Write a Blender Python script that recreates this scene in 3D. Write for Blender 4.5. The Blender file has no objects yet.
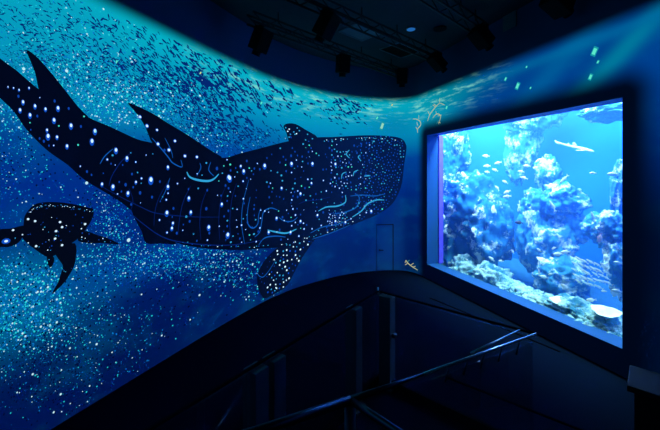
import bpy, bmesh, math, random
import numpy as np
from mathutils import Vector, Matrix, noise as mnoise

SC = bpy.context.scene
COL = SC.collection
H = 2.85            # eye height above the hall floor
F, CX, HY = 340.0, 330.0, 175.0
rnd = random.Random(7)

# ---------------------------------------------------------------- camera, world, lights, exposure
cam_d = bpy.data.cameras.new('camera')
cam_d.sensor_width = 36.0
cam_d.lens = 36.0 * F / 660.0
cam_d.shift_y = -40.0 / 660.0
cam_d.clip_start = 0.02
cam = bpy.data.objects.new('camera', cam_d)
cam.location = (0, 0, H)
cam.rotation_euler = (math.pi / 2, 0, 0)
COL.objects.link(cam)
SC.camera = cam

world = bpy.data.worlds.new('world')
SC.world = world
world.use_nodes = True
world.node_tree.nodes['Background'].inputs[0].default_value = (0.0, 0.001, 0.003, 1)
world.node_tree.nodes['Background'].inputs[1].default_value = 0.3

SC.view_settings.view_transform = 'Standard'
SC.view_settings.look = 'None'
SC.view_settings.exposure = 0.0
SC.view_settings.gamma = 1.0
SC.view_settings.use_curve_mapping = False
SC.cycles.use_denoising = True
SC.cycles.max_bounces = 6
SC.cycles.transparent_max_bounces = 12
SC.cycles.volume_bounces = 1
SC.cycles.sample_clamp_indirect = 3.0

# tank frame: a along the window wall (far to near), d beyond the wall, z relative to eye
W0 = Vector((2.674, 9.38, 0))
TD = Vector((0.305, -0.9524, 0)).normalized()
ND = Vector((0.9524, 0.305, 0)).normalized()
WLEN = 4.80
ZB, ZT = -2.46, 1.10
GLASS_D = 0.36
TANK_D = 4.0

def T(a, d, z):
    p = W0 + TD * a + ND * d
    return Vector((p.x, p.y, z + H))

def area(name, loc, target, sx, sy, energy, color):
    l = bpy.data.lights.new(name, 'AREA')
    l.shape = 'RECTANGLE'; l.size = sx; l.size_y = sy
    l.energy = energy; l.color = color
    o = bpy.data.objects.new(name, l)
    o.location = loc
    zv = (Vector(loc) - Vector(target)).normalized()      # the lamp shines along its -Z; its long side runs along the window
    xv = (TD - zv * TD.dot(zv)).normalized(); yv = zv.cross(xv)
    o.rotation_euler = Matrix((xv, yv, zv)).transposed().to_euler()
    COL.objects.link(o)
    return o

area('tank_lamp_front', T(2.4, 0.85, 2.9), T(2.4, 1.1, -2), 5.0, 0.9, 1450, (0.50, 0.75, 1.0))
area('tank_lamp_far', T(-2.0, 1.3, 2.9), T(-1.9, 1.9, -2), 3.4, 1.2, 640, (0.38, 0.62, 1.0))
area('tank_lamp_back', T(0.6, 3.0, 2.9), T(0.6, 3.3, -2), 8.0, 1.0, 720, (0.28, 0.50, 1.0))

# ---------------------------------------------------------------- helpers
def s2l(c):
    out = []
    for v in c[:3]:
        v = v / 255.0
        out.append(v / 12.92 if v <= 0.04045 else ((v + 0.055) / 1.055) ** 2.4)
    return tuple(out) + (1.0,)

def link(name, me, parent=None):
    o = bpy.data.objects.new(name, me)
    COL.objects.link(o)
    if parent is not None:
        o.parent = parent
    return o

def tag(o, label=None, cat=None, group=None, kind=None):
    if label: o['label'] = label
    if cat: o['category'] = cat
    if group: o['group'] = group
    if kind: o['kind'] = kind
    return o

def empty(name, loc, label, cat, group=None, rz=0.0):
    o = bpy.data.objects.new(name, None)
    o.location = loc
    o.rotation_euler = (0, 0, rz)
    o.empty_display_size = 0.1
    COL.objects.link(o)
    return tag(o, label, cat, group)

def to_mesh(bm, name, mats, smooth=False):
    me = bpy.data.meshes.new(name)
    bm.normal_update()
    bm.to_mesh(me); bm.free()
    for m in (mats if isinstance(mats, (list, tuple)) else [mats]):
        me.materials.append(m)
    if smooth:
        for p in me.polygons: p.use_smooth = True
    return me

def obj(name, bm, mats, parent=None, smooth=False):
    return link(name, to_mesh(bm, name, mats, smooth), parent)

def add_box(bm, c, s, rot=None, bevel=0.0):
    m = Matrix.Translation(Vector(c)) @ (rot.to_4x4() if rot else Matrix.Identity(4)) @ Matrix.Diagonal((s[0], s[1], s[2], 1))
    r = bmesh.ops.create_cube(bm, size=1.0, matrix=m)
    if bevel > 0:
        es = list({e for v in r['verts'] for e in v.link_edges})
        bmesh.ops.bevel(bm, geom=es, offset=bevel, segments=2, affect='EDGES', profile=0.6)

def frame_from(d):
    d = Vector(d).normalized()
    return d.to_track_quat('Z', 'Y').to_matrix()

def add_cyl(bm, p, q, r, r2=None, seg=10, caps=True):
    p, q = Vector(p), Vector(q)
    d = q - p
    m = Matrix.Translation((p + q) / 2) @ frame_from(d).to_4x4()
    bmesh.ops.create_cone(bm, cap_ends=caps, segments=seg, radius1=r, radius2=(r if r2 is None else r2), depth=d.length, matrix=m)

def add_tube(bm, pts, r, seg=12):
    pts = [Vector(p) for p in pts]
    rings = []
    up = Vector((0, 0, 1))
    for i, p in enumerate(pts):
        d = (pts[min(i + 1, len(pts) - 1)] - pts[max(i - 1, 0)]).normalized()
        x = d.cross(up)
        if x.length < 1e-4: x = Vector((1, 0, 0))
        x.normalize(); y = x.cross(d)
        rr = r[i] if isinstance(r, (list, tuple)) else r
        rings.append([bm.verts.new(p + x * rr * math.cos(2 * math.pi * k / seg) + y * rr * math.sin(2 * math.pi * k / seg)) for k in range(seg)])
    for a, b in zip(rings, rings[1:]):
        for k in range(seg):
            bm.faces.new((a[k], a[(k + 1) % seg], b[(k + 1) % seg], b[k]))
    bm.faces.new(list(reversed(rings[0]))); bm.faces.new(rings[-1])

# ---------------------------------------------------------------- materials
def principled(name, rgb, rough=0.6, metal=0.0, noise_amt=0.25, noise_scale=8.0, spec=0.4):
    m = bpy.data.materials.new(name)
    m.use_nodes = True
    nt = m.node_tree; n = nt.nodes
    b = n['Principled BSDF']
    b.inputs['Roughness'].default_value = rough
    b.inputs['Metallic'].default_value = metal
    b.inputs['Specular IOR Level'].default_value = spec
    tc = n.new('ShaderNodeTexCoord'); nz = n.new('ShaderNodeTexNoise')
    nz.inputs['Scale'].default_value = noise_scale; nz.inputs['Detail'].default_value = 4
    nt.links.new(tc.outputs['Object'], nz.inputs['Vector'])
    mx = n.new('ShaderNodeMix'); mx.data_type = 'RGBA'
    mx.inputs['A'].default_value = tuple(c * (1 - noise_amt) for c in rgb[:3]) + (1,)
    mx.inputs['B'].default_value = tuple(min(1, c * (1 + noise_amt)) for c in rgb[:3]) + (1,)
    nt.links.new(nz.outputs['Fac'], mx.inputs['Factor'])
    nt.links.new(mx.outputs['Result'], b.inputs['Base Color'])
    return m

def glow(name, rgb255, strength=1.0):
    """picture light thrown on the wall"""
    m = bpy.data.materials.new(name)
    m.use_nodes = True
    b = m.node_tree.nodes['Principled BSDF']
    b.inputs['Base Color'].default_value = (0.02, 0.02, 0.02, 1)
    b.inputs['Roughness'].default_value = 0.9
    b.inputs['Specular IOR Level'].default_value = 0.0
    b.inputs['Emission Color'].default_value = s2l(rgb255)
    b.inputs['Emission Strength'].default_value = strength
    return m

M_ceiling = principled('ceiling_paint', (0.022, 0.032, 0.045), 0.85)
M_floor = principled('floor_carpet', (0.0022, 0.0062, 0.017), 1.0, noise_scale=40, spec=0.0)
M_seam = principled('floor_joint', (0.0008, 0.001, 0.002), 1.0, spec=0.0)
M_black = principled('black_metal', (0.003, 0.003, 0.004), 0.8, 0.0, spec=0.1)
M_truss = principled('truss_paint', (0.004, 0.004, 0.005), 0.6, 0.2)
M_post = principled('post_paint', (0.055, 0.075, 0.095), 0.45, 0.1)
M_steel = principled('brushed_steel', (0.80, 0.83, 0.86), 0.36, 0.9, 0.08)
M_frame = principled('window_paint', (0.012, 0.085, 0.27), 0.6, spec=0.15, noise_amt=0.06)
M_rearwall = principled('rear_wall_paint', (0.01, 0.012, 0.016), 0.9)
M_rail = principled('dark_rail_steel', (0.045, 0.06, 0.08), 0.3, 0.9, 0.08)
M_plinth = principled('plinth_paint', (0.010, 0.012, 0.016), 0.6, spec=0.15)
M_dull = principled('dull_black_paint', (0.004, 0.006, 0.010), 1.0, spec=0.0)
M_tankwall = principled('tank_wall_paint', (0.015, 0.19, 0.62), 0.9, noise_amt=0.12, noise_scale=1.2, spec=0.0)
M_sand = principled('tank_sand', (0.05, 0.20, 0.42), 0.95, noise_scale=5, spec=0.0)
M_violet = principled('refracted_edge_glow', (0.13, 0.08, 0.90), 0.4)  # violet of light refracted at the pane edge, put into the base colour
M_panel = principled('panel_grey', (0.10, 0.13, 0.16), 0.7)

def glass_mat(name, tint, refl):
    m = bpy.data.materials.new(name); m.use_nodes = True
    nt = m.node_tree; n = nt.nodes
    n.remove(n['Principled BSDF'])
    out = n['Material Output']
    tr = n.new('ShaderNodeBsdfTransparent'); tr.inputs[0].default_value = tint
    gl = n.new('ShaderNodeBsdfGlossy'); gl.inputs['Roughness'].default_value = 0.02
    fr = n.new('ShaderNodeFresnel'); fr.inputs['IOR'].default_value = 1.35
    mu = n.new('ShaderNodeMath'); mu.operation = 'MULTIPLY'; mu.inputs[1].default_value = refl
    nt.links.new(fr.outputs[0], mu.inputs[0])
    mx = n.new('ShaderNodeMixShader')
    nt.links.new(mu.outputs[0], mx.inputs[0])
    nt.links.new(tr.outputs[0], mx.inputs[1]); nt.links.new(gl.outputs[0], mx.inputs[2])
    nt.links.new(mx.outputs[0], out.inputs['Surface'])
    return m
M_tankglass = glass_mat('tank_acrylic', (0.97, 0.99, 1, 1), 0.35)
M_railglass = glass_mat('rail_glass', (0.92, 0.96, 0.98, 1), 0.35)

def rock_mat(name, dark, pale, lo, hi, scale):
    m = bpy.data.materials.new(name); m.use_nodes = True
    nt = m.node_tree; n = nt.nodes; b = n['Principled BSDF']
    b.inputs['Roughness'].default_value = 0.95
    b.inputs['Specular IOR Level'].default_value = 0.0
    tc = n.new('ShaderNodeTexCoord')
    a = n.new('ShaderNodeTexNoise'); a.inputs['Scale'].default_value = scale; a.inputs['Detail'].default_value = 9; a.inputs['Roughness'].default_value = 0.8
    c = n.new('ShaderNodeTexNoise'); c.inputs['Scale'].default_value = scale * 0.22; c.inputs['Detail'].default_value = 2
    nt.links.new(tc.outputs['Object'], a.inputs['Vector']); nt.links.new(tc.outputs['Object'], c.inputs['Vector'])
    ad = n.new('ShaderNodeMath'); ad.operation = 'ADD'
    nt.links.new(a.outputs['Fac'], ad.inputs[0]); nt.links.new(c.outputs['Fac'], ad.inputs[1])
    r = n.new('ShaderNodeValToRGB')
    r.color_ramp.elements[0].position = lo; r.color_ramp.elements[0].color = dark
    r.color_ramp.elements[1].position = hi; r.color_ramp.elements[1].color = pale
    hf = n.new('ShaderNodeMath'); hf.operation = 'MULTIPLY'; hf.inputs[1].default_value = 0.5
    nt.links.new(ad.outputs[0], hf.inputs[0]); nt.links.new(hf.outputs[0], r.inputs[0])
    nt.links.new(r.outputs[0], b.inputs['Base Color'])
    bp = n.new('ShaderNodeBump'); bp.inputs['Strength'].default_value = 0.9; bp.inputs['Distance'].default_value = 0.08
    nt.links.new(a.outputs['Fac'], bp.inputs['Height']); nt.links.new(bp.outputs[0], b.inputs['Normal'])
    return m
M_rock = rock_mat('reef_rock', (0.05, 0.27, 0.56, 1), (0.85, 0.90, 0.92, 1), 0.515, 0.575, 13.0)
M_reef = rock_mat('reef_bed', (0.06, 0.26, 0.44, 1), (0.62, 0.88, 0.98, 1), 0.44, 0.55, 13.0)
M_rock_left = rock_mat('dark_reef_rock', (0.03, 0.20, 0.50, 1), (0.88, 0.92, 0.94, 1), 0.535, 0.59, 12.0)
M_coral = principled('plate_coral', (0.82, 0.84, 0.72), 0.9, noise_amt=0.15, noise_scale=14, spec=0)
M_fish = principled('pale_fish_skin', (0.90, 0.88, 0.78), 0.5, noise_amt=0.12, noise_scale=30)
M_fishd = principled('dark_fish_skin', (0.05, 0.05, 0.09), 0.5, noise_scale=30)
M_fishp = principled('pink_fish_skin', (0.85, 0.50, 0.55), 0.5, noise_amt=0.12, noise_scale=30)
M_shark = principled('grey_shark_skin', (0.36, 0.44, 0.54), 0.6, noise_amt=0.25, noise_scale=18)

# ---------------------------------------------------------------- plan of the curved projection wall
def catmull(pts, n=8, closed=False):
    out = []; L = len(pts)
    rng = range(L) if closed else range(L - 1)
    g = (lambda i: pts[i % L]) if closed else (lambda i: pts[max(0, min(L - 1, i))])
    for i in rng:
        p0, p1, p2, p3 = [np.array(g(i + k), float) for k in (-1, 0, 1, 2)]
        for k in range(n):
            t = k / n
            out.append(tuple(0.5 * ((2 * p1) + (-p0 + p2) * t + (2 * p0 - 5 * p1 + 4 * p2 - p3) * t * t + (-p0 + 3 * p1 - 3 * p2 + p3) * t ** 3)))
    if not closed: out.append(tuple(pts[-1]))
    return out

straight = [(-5.53, -2.0), (-4.70, 0.0), (-3.13, 3.8), (-2.29, 5.9)]
curve = [(-2.29, 5.9), (-1.92, 6.75), (-1.47, 7.68), (-1.19, 8.13), (-0.755, 8.70), (0.11, 9.50), (0.91, 9.97), (1.72, 10.17), (2.20, 10.13), (2.42, 9.97), (2.536, 9.80)]
plan = straight[:-1] + catmull(curve, 10)
def on_right(y): return (5.676 - 0.32 * y, y)
for y in (9.6, 9.38, 8.4, 7.4, 6.4, 5.6, 4.811, 3.5, 2.0, 0.0, -2.0):
    plan.append(on_right(y))
plan = np.array(plan)
S = np.concatenate([[0], np.cumsum(np.hypot(*np.diff(plan, axis=0).T))])
# finer grid on the straight runs, vertices kept
sg = []
for a, b in zip(S, S[1:]):
    k = max(1, int(math.ceil((b - a) / 0.4)))
    sg += [a + (b - a) * i / k for i in range(k)]
sg.append(S[-1])
SG = np.array(sg)
GX, GY = np.interp(SG, S, plan[:, 0]), np.interp(SG, S, plan[:, 1])
tx, ty = np.gradient(GX, SG), np.gradient(GY, SG)
ln = np.hypot(tx, ty); tx, ty = tx / ln, ty / ln
NX, NY = ty, -tx          # towards the room
vis = GY > 0.4
PXT = CX + F * GX[vis] / GY[vis]
def wall_s(px): return float(np.interp(px, PXT, SG[vis]))
def wall_depth(s): return float(np.interp(s, SG, GY))
def wall_sz(px, py):
    """the spot of the wall seen at a pixel of the photo, in metres along the wall and above eye level"""
    px = max(px, -300)
    # exact along-ray hit, refined
    s = wall_s(px)
    for _ in range(6):
        x, y = np.interp(s, SG, GX), np.interp(s, SG, GY)
        e = CX + F * x / y - px
        s2 = s + 1e-3
        x2, y2 = np.interp(s2, SG, GX), np.interp(s2, SG, GY)
        g = (CX + F * x2 / y2 - px - e) / 1e-3
        s -= e / g if abs(g) > 1e-3 else 0
    y = float(np.interp(s, SG, GY))
    return s, (HY - py) * y / F
def WP(s, z, off=0.0):
    x, y = np.interp(s, SG, GX), np.interp(s, SG, GY)
    nx, ny = np.interp(s, SG, NX), np.interp(s, SG, NY)
    return Vector((x + nx * off, y + ny * off, z + H))
def s_of_right(y): return float(np.interp(-y, -plan[-11:, 1], S[-11:]))
SW0, SW1 = s_of_right(9.38), s_of_right(4.811)
S_BACK0 = float(np.interp(8.13, plan[:40, 1], S[:40]))
S_CORNER = s_of_right(9.6)
ZFLOOR, ZCEIL, ZTOP = -2.85, 3.17, 2.25

# ---------------------------------------------------------------- projected picture material (u = metres along wall, v = metres above eye)
class NT:
    def __init__(self, m): self.t = m.node_tree; self.n = self.t.nodes
    def put(self, sock, v):
        if isinstance(v, (int, float)): sock.default_value = v
        elif isinstance(v, tuple): sock.default_value = v
        else: self.t.links.new(v, sock)
    def math(self, op, a, b=None, c=None, clamp=False):
        x = self.n.new('ShaderNodeMath'); x.operation = op; x.use_clamp = clamp
        self.put(x.inputs[0], a)
        if b is not None: self.put(x.inputs[1], b)
        if c is not None: self.put(x.inputs[2], c)
        return x.outputs[0]
    def mix(self, f, a, b):
        x = self.n.new('ShaderNodeMix'); x.data_type = 'RGBA'
        self.put(x.inputs['Factor'], f); self.put(x.inputs['A'], a); self.put(x.inputs['B'], b)
        return x.outputs['Result']
    def smooth(self, v, lo, hi):
        x = self.n.new('ShaderNodeMapRange'); x.interpolation_type = 'SMOOTHSTEP'
        self.put(x.inputs['Value'], v); x.inputs['From Min'].default_value = lo; x.inputs['From Max'].default_value = hi
        return x.outputs['Result']
    def gauss(self, u, v, s0, z0, a, b, amp):
        du = self.math('DIVIDE', self.math('SUBTRACT', u, s0), a)
        dv = self.math('DIVIDE', self.math('SUBTRACT', v, z0), b)
        q = self.math('ADD', self.math('MULTIPLY', du, du), self.math('MULTIPLY', dv, dv))
        return self.math('MULTIPLY', self.math('EXPONENT', self.math('MULTIPLY', q, -1.0)), amp)
    def ray(self, u, v, p, q, w, amp):
        dx, dz = q[0] - p[0], q[1] - p[1]; L = math.hypot(dx, dz)
        nx, nz = -dz / L, dx / L
        k = nx * p[0] + nz * p[1]
        d = self.math('DIVIDE', self.math('SUBTRACT', self.math('ADD', self.math('MULTIPLY', u, nx), self.math('MULTIPLY', v, nz)), k), w)
        g = self.math('EXPONENT', self.math('MULTIPLY', self.math('MULTIPLY', d, d), -1.0))
        return self.math('MULTIPLY', g, amp)
    def noise(self, u, v, su, sv, detail=4, rough=0.6, off=0.0):
        c = self.n.new('ShaderNodeCombineXYZ')
        self.put(c.inputs[0], self.math('MULTIPLY', u, su)); self.put(c.inputs[1], self.math('MULTIPLY', v, sv)); c.inputs[2].default_value = off
        x = self.n.new('ShaderNodeTexNoise'); x.inputs['Scale'].default_value = 1.0
        x.inputs['Detail'].default_value = detail; x.inputs['Roughness'].default_value = rough
        self.put(x.inputs['Vector'], c.outputs[0])
        return x.outputs['Fac']

M_mural = bpy.data.materials.new('projected_sea'); M_mural.use_nodes = True
g = NT(M_mural)
uvn = g.n.new('ShaderNodeUVMap'); uvn.uv_map = 'wall'
sp = g.n.new('ShaderNodeSeparateXYZ'); g.t.links.new(uvn.outputs[0], sp.inputs[0])
U, V = sp.outputs[0], sp.outputs[1]
ramp = g.n.new('ShaderNodeValToRGB')
zn = g.math('DIVIDE', g.math('SUBTRACT', V, ZFLOOR), ZTOP - ZFLOOR, clamp=True)
g.t.links.new(zn, ramp.inputs[0])
cr = ramp.color_ramp
cr.elements[0].position = 0.0; cr.elements[0].color = s2l((1, 9, 52))
cr.elements[1].position = 1.0; cr.elements[1].color = s2l((4, 182, 196))
for pos, c in ((0.22, (0, 20, 84)), (0.45, (0, 36, 116)), (0.66, (0, 62, 145)), (0.80, (2, 140, 180))):
    e = cr.elements.new(pos); e.color = s2l(c)
colr = ramp.outputs[0]
# broad patches of the picture: (px, py, half-width m, half-height m, colour, amount)
for px, py, a, b, c, amp in (
    (15, 300, 0.7, 0.5, (0, 118, 158), 0.85),
    (25, 168, 1.0, 0.6, (0, 36, 128), 0.9),
    (160, 258, 1.4, 0.24, (0, 66, 150), 0.6), (70, 285, 0.9, 0.25, (0, 70, 145), 0.4),
    (120, 95, 1.3, 0.5, (2, 140, 182), 0.85),
    (60, 20, 0.9, 0.8, (6, 158, 188), 0.7),
    (130, 370, 1.6, 0.6, (0, 10, 58), 1.0), (50, 405, 0.9, 0.4, (0, 14, 70), 0.8),
    (230, 300, 1.4, 0.5, (0, 18, 76), 0.9),
    (330, 258, 2.0, 0.75, (0, 16, 70), 1.0),
    (400, 240, 0.9, 0.9, (0, 28, 92), 0.9),
    (255, 135, 0.9, 0.35, (0, 100, 160), 0.6),
    (395, 125, 0.8, 0.45, (0, 108, 160), 0.5),
):
    s0, z0 = wall_sz(px, py)
    colr = g.mix(g.gauss(U, V, s0, z0, a, b, amp), colr, s2l(c))
# the right-hand wall carries a bluer picture
s0, _ = wall_sz(440, 120)
rw = g.smooth(U, s0 - 0.5, s0 + 1.6)
colr = g.mix(g.math('MULTIPLY', rw, 0.96), colr, s2l((0, 48, 132)))
for p, q, w, amp, c in (
    ((668, 5), (575, 100), 0.16, 0.85, (0, 125, 155)),
    ((560, 62), (520, 108), 0.22, 0.6, (0, 100, 155)),
    ((600, 38), (450, 95), 0.10, 0.6, (0, 105, 155)),
    ((655, 60), (640, 110), 0.2, 0.35, (0, 70, 145)),
):
    k = g.math('MULTIPLY', g.ray(U, V, wall_sz(*p), wall_sz(*q), w, amp), rw)
    colr = g.mix(k, colr, s2l(c))
s0, z0 = wall_sz(445, 95)
colr = g.mix(g.gauss(U, V, s0, z0, 1.3, 0.35, 0.8), colr, s2l((0, 130, 150)))
# soft mottling of the water
mott = g.noise(U, V, 1.1, 1.6, 5, 0.6, 3.0)
colr = g.mix(g.math('MULTIPLY', g.smooth(mott, 0.45, 0.78), 0.18), colr, s2l((0, 130, 180)))
# ripples of surface light under the upper edge
rip = g.noise(g.math('ADD', U, g.math('MULTIPLY', V, 1.2)), V, 1.8, 9.0, 5, 0.65, 9.0)
s1, _ = wall_sz(150, 50); s2, _ = wall_sz(520, 80)
band = g.math('MULTIPLY', g.smooth(V, 1.35, 2.1), g.math('MULTIPLY', g.smooth(U, s1, s1 + 3.0), g.math('SUBTRACT', 1.0, g.smooth(U, s2 - 2.2, s2 + 0.1))))
colr = g.mix(g.math('MULTIPLY', g.math('MULTIPLY', g.smooth(rip, 0.49, 0.68), band), 0.8), colr, s2l((140, 230, 205)))
# where the picture ends: soft upper edge, and a blank surround at the window
edge = g.math('SUBTRACT', 1.0, g.smooth(V, ZTOP - 0.17, ZTOP + 0.10))
du = g.math('SUBTRACT', g.math('ABSOLUTE', g.math('SUBTRACT', U, (SW0 + SW1) / 2)), (SW1 - SW0) / 2)
dv = g.math('SUBTRACT', V, ZT)
dist = g.math('SQRT', g.math('ADD', g.math('POWER', g.math('MAXIMUM', du, 0.0), 2.0), g.math('POWER', g.math('MAXIMUM', dv, 0.0), 2.0)))
wm = g.smooth(dist, 0.12, 0.55)
beside = g.math('MULTIPLY', g.smooth(U, SW1 - 0.3, SW1 + 0.1), g.math('SUBTRACT', 1.0, g.smooth(V, -0.9, 1.3)))
strength = g.math('MULTIPLY', g.math('MULTIPLY', edge, wm), g.math('SUBTRACT', 1.0, g.math('MULTIPLY', beside, 0.93)))
b = g.n['Principled BSDF']
b.inputs['Base Color'].default_value = (0.016, 0.085, 0.185, 1)
b.inputs['Roughness'].default_value = 0.9
b.inputs['Specular IOR Level'].default_value = 0.0
g.t.links.new(colr, b.inputs['Emission Color'])
g.t.links.new(strength, b.inputs['Emission Strength'])

def wall_piece(name, s0, s1):
    bm = bmesh.new(); uvl = bm.loops.layers.uv.new('wall')
    ss = [s for s in SG if s0 - 1e-6 <= s <= s1 + 1e-6]
    zs = sorted({ZFLOOR, ZB, ZT, ZTOP, ZCEIL} | {round(ZFLOOR + 0.5 * i, 3) for i in range(1, 12)})
    vs = {}
    for i, s in enumerate(ss):
        for j, z in enumerate(zs): vs[i, j] = bm.verts.new(WP(s, z))
    for i in range(len(ss) - 1):
        for j in range(len(zs) - 1):
            sm, zm = (ss[i] + ss[i + 1]) / 2, (zs[j] + zs[j + 1]) / 2
            if SW0 < sm < SW1 and ZB < zm < ZT: continue
            f = bm.faces.new((vs[i, j], vs[i + 1, j], vs[i + 1, j + 1], vs[i, j + 1]))
            for l, (k, m) in zip(f.loops, ((i, j), (i + 1, j), (i + 1, j + 1), (i, j + 1))):
                l[uvl].uv = (ss[k], zs[m])
    return tag(obj(name, bm, M_mural), kind='structure')

iB = SG[np.argmin(abs(SG - S_BACK0))]; iC = SG[np.argmin(abs(SG - S_CORNER))]
wall_piece('wall_left', SG[0], iB)
wall_piece('wall_back', iB, iC)
wall_piece('wall_right', iC, SG[-1])
bm = bmesh.new()
p, q = WP(SG[0], 0), WP(SG[-1], 0)
add_box(bm, ((p.x + q.x) / 2, p.y - 0.06, H + (ZCEIL + ZFLOOR) / 2), (q.x - p.x + 0.2, 0.1, ZCEIL - ZFLOOR))
tag(obj('wall_rear', bm, M_rearwall), kind='structure')

def slab(name, z0, z1, m):
    bm = bmesh.new()
    ring = [(x, y) for x, y in zip(GX, GY)]
    lo = [bm.verts.new((x, y, z0)) for x, y in ring]; hi = [bm.verts.new((x, y, z1)) for x, y in ring]
    bm.faces.new(list(reversed(lo))); bm.faces.new(hi)
    for k in range(len(ring)):
        j = (k + 1) % len(ring)
        bm.faces.new((lo[k], lo[j], hi[j], hi[k]))
    bmesh.ops.recalc_face_normals(bm, faces=bm.faces)
    return tag(obj(name, bm, m), kind='structure')
slab('floor', -0.12, 0.0, M_floor)
slab('ceiling', ZCEIL + H, ZCEIL + H + 0.12, M_ceiling)

# joints in the floor
def floor_at(px, py, z=ZFLOOR):
    y = F * (-z) / (py - HY); return Vector(((px - CX) / F * y, y, z + H))
def strip(name, p, q, w, m=M_seam):
    bm = bmesh.new(); d = (q - p); rot = Matrix.Rotation(math.atan2(d.y, d.x), 3, 'Z')
    add_box(bm, (p + q) / 2 + Vector((0, 0, 0.004)), (d.length, w, 0.008), rot)
    return tag(obj(name, bm, m), kind='structure')
strip('trim_1', floor_at(445, 377), floor_at(585, 432), 0.03)
strip('trim_2', floor_at(430, 298), floor_at(560, 352), 0.03)

# ---------------------------------------------------------------- door hidden in the back wall
def wall_patch(bm, s0, s1, z0, z1, off, uvl=None, thick=0.0):
    ss = [s0] + [s for s in SG if s0 < s < s1] + [s1]
    vs = [(bm.verts.new(WP(s, z0, off)), bm.verts.new(WP(s, z1, off)), s) for s in ss]
    for a, b_ in zip(vs, vs[1:]):
        f = bm.faces.new((a[0], b_[0], b_[1], a[1]))
        if uvl:
            for l, (u, v) in zip(f.loops, ((a[2], z0), (b_[2], z0), (b_[2], z1), (a[2], z1))): l[uvl].uv = (u, v)
da, db = wall_sz(376, 250)[0], wall_sz(393.5, 250)[0]
dz1 = wall_sz(385, 224)[1]
M_gap = principled('door_gap', (0.004, 0.012, 0.03), 0.9)
bm = bmesh.new(); uvl = bm.loops.layers.uv.new('wall')
wall_patch(bm, da + 0.03, db - 0.03, ZFLOOR + 0.02, dz1 - 0.03, 0.012, uvl)
door = tag(obj('door_1', bm, M_mural), kind='structure')
bm = bmesh.new()
wall_patch(bm, da, db, dz1 - 0.03, dz1 - 0.005, 0.014)
wall_patch(bm, db - 0.03, db + 0.0, ZFLOOR + 0.01, dz1, 0.014)
wall_patch(bm, da + 0.01, da + 0.02, ZFLOOR + 0.01, dz1, 0.013)
obj('door_frame', bm, M_gap, door)
bm = bmesh.new(); hp = WP(da + 0.10, ZFLOOR + 0.62, 0.05)
add_cyl(bm, WP(da + 0.10, ZFLOOR + 0.62, 0.012), hp, 0.018)
add_cyl(bm, hp, hp + Vector((0.11, 0.0, 0)), 0.012)
obj('door_handle', bm, M_black, door)

# ---------------------------------------------------------------- aquarium window and tank shell
win = tag(bpy.data.objects.new('window_1', None), kind='structure'); COL.objects.link(win)
win.location = T(WLEN / 2, 0, ZB)
def quad(bm, pts): return bm.faces.new([bm.verts.new(p) for p in pts])
def boxT(bm, a0, a1, d0, d1, z0, z1):
    c = [T(a, d, z) for a in (a0, a1) for d in (d0, d1) for z in (z0, z1)]
    v = [bm.verts.new(p) for p in c]
    for f in ((0, 1, 3, 2), (4, 6, 7, 5), (0, 4, 5, 1), (2, 3, 7, 6), (0, 2, 6, 4), (1, 5, 7, 3)): bm.faces.new([v[i] for i in f])
    bmesh.ops.recalc_face_normals(bm, faces=bm.faces)
def wpart(name, args, m):
    bm = bmesh.new(); boxT(bm, *args); o = obj(name, bm, m, win); o.matrix_parent_inverse = Matrix.Translation(-win.location); return o
fw = 0.07
wpart('window_sill', (-fw, WLEN + fw, 0.003, GLASS_D, ZB - fw, ZB), M_frame)
wpart('window_head', (-fw, WLEN + fw, 0.003, GLASS_D, ZT, ZT + fw), M_frame)
wpart('window_jamb', (-fw, 0, 0.003, GLASS_D, ZB, ZT), M_frame)
wpart('window_jamb', (WLEN, WLEN + fw, 0.003, GLASS_D, ZB, ZT), M_frame)
wpart('refracted_edge_glow', (-0.02, 0.04, GLASS_D + 0.005, GLASS_D + 0.14, ZB, ZT), M_violet)  # added strip standing in for refracted light along the pane's left edge
bm = bmesh.new(); quad(bm, [T(0, GLASS_D - 0.01, ZB), T(WLEN, GLASS_D - 0.01, ZB), T(WLEN, GLASS_D - 0.01, ZT), T(0, GLASS_D - 0.01, ZT)])
pane = obj('window_pane', bm, M_tankglass, win); pane.matrix_parent_inverse = Matrix.Translation(-win.location)

A0, A1, TZ0, TZ1 = -6.0, WLEN + 1.6, -2.80, 3.1
bm = bmesh.new()
boxT(bm, A0, A1, TANK_D, TANK_D + 0.1, TZ0, TZ1)
boxT(bm, A0 - 0.1, A0, GLASS_D, TANK_D, TZ0, TZ1)
boxT(bm, A1, A1 + 0.1, GLASS_D, TANK_D, TZ0, TZ1)
boxT(bm, A0, A1, GLASS_D, TANK_D, TZ1, TZ1 + 0.1)
for a0, a1, z0, z1 in ((A0, -fw, TZ0, TZ1), (WLEN + fw, A1, TZ0, TZ1), (-fw, WLEN + fw, ZT + fw, TZ1), (-fw, WLEN + fw, TZ0, ZB - fw)):
    boxT(bm, a0, a1, GLASS_D - 0.05, GLASS_D, z0, z1)
tag(obj('wall_tank', bm, M_tankwall), kind='structure')
bm = bmesh.new(); boxT(bm, A0, A1, GLASS_D, TANK_D, TZ0 - 0.1, TZ0)
tag(obj('floor_tank', bm, M_sand), kind='structure')

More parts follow.
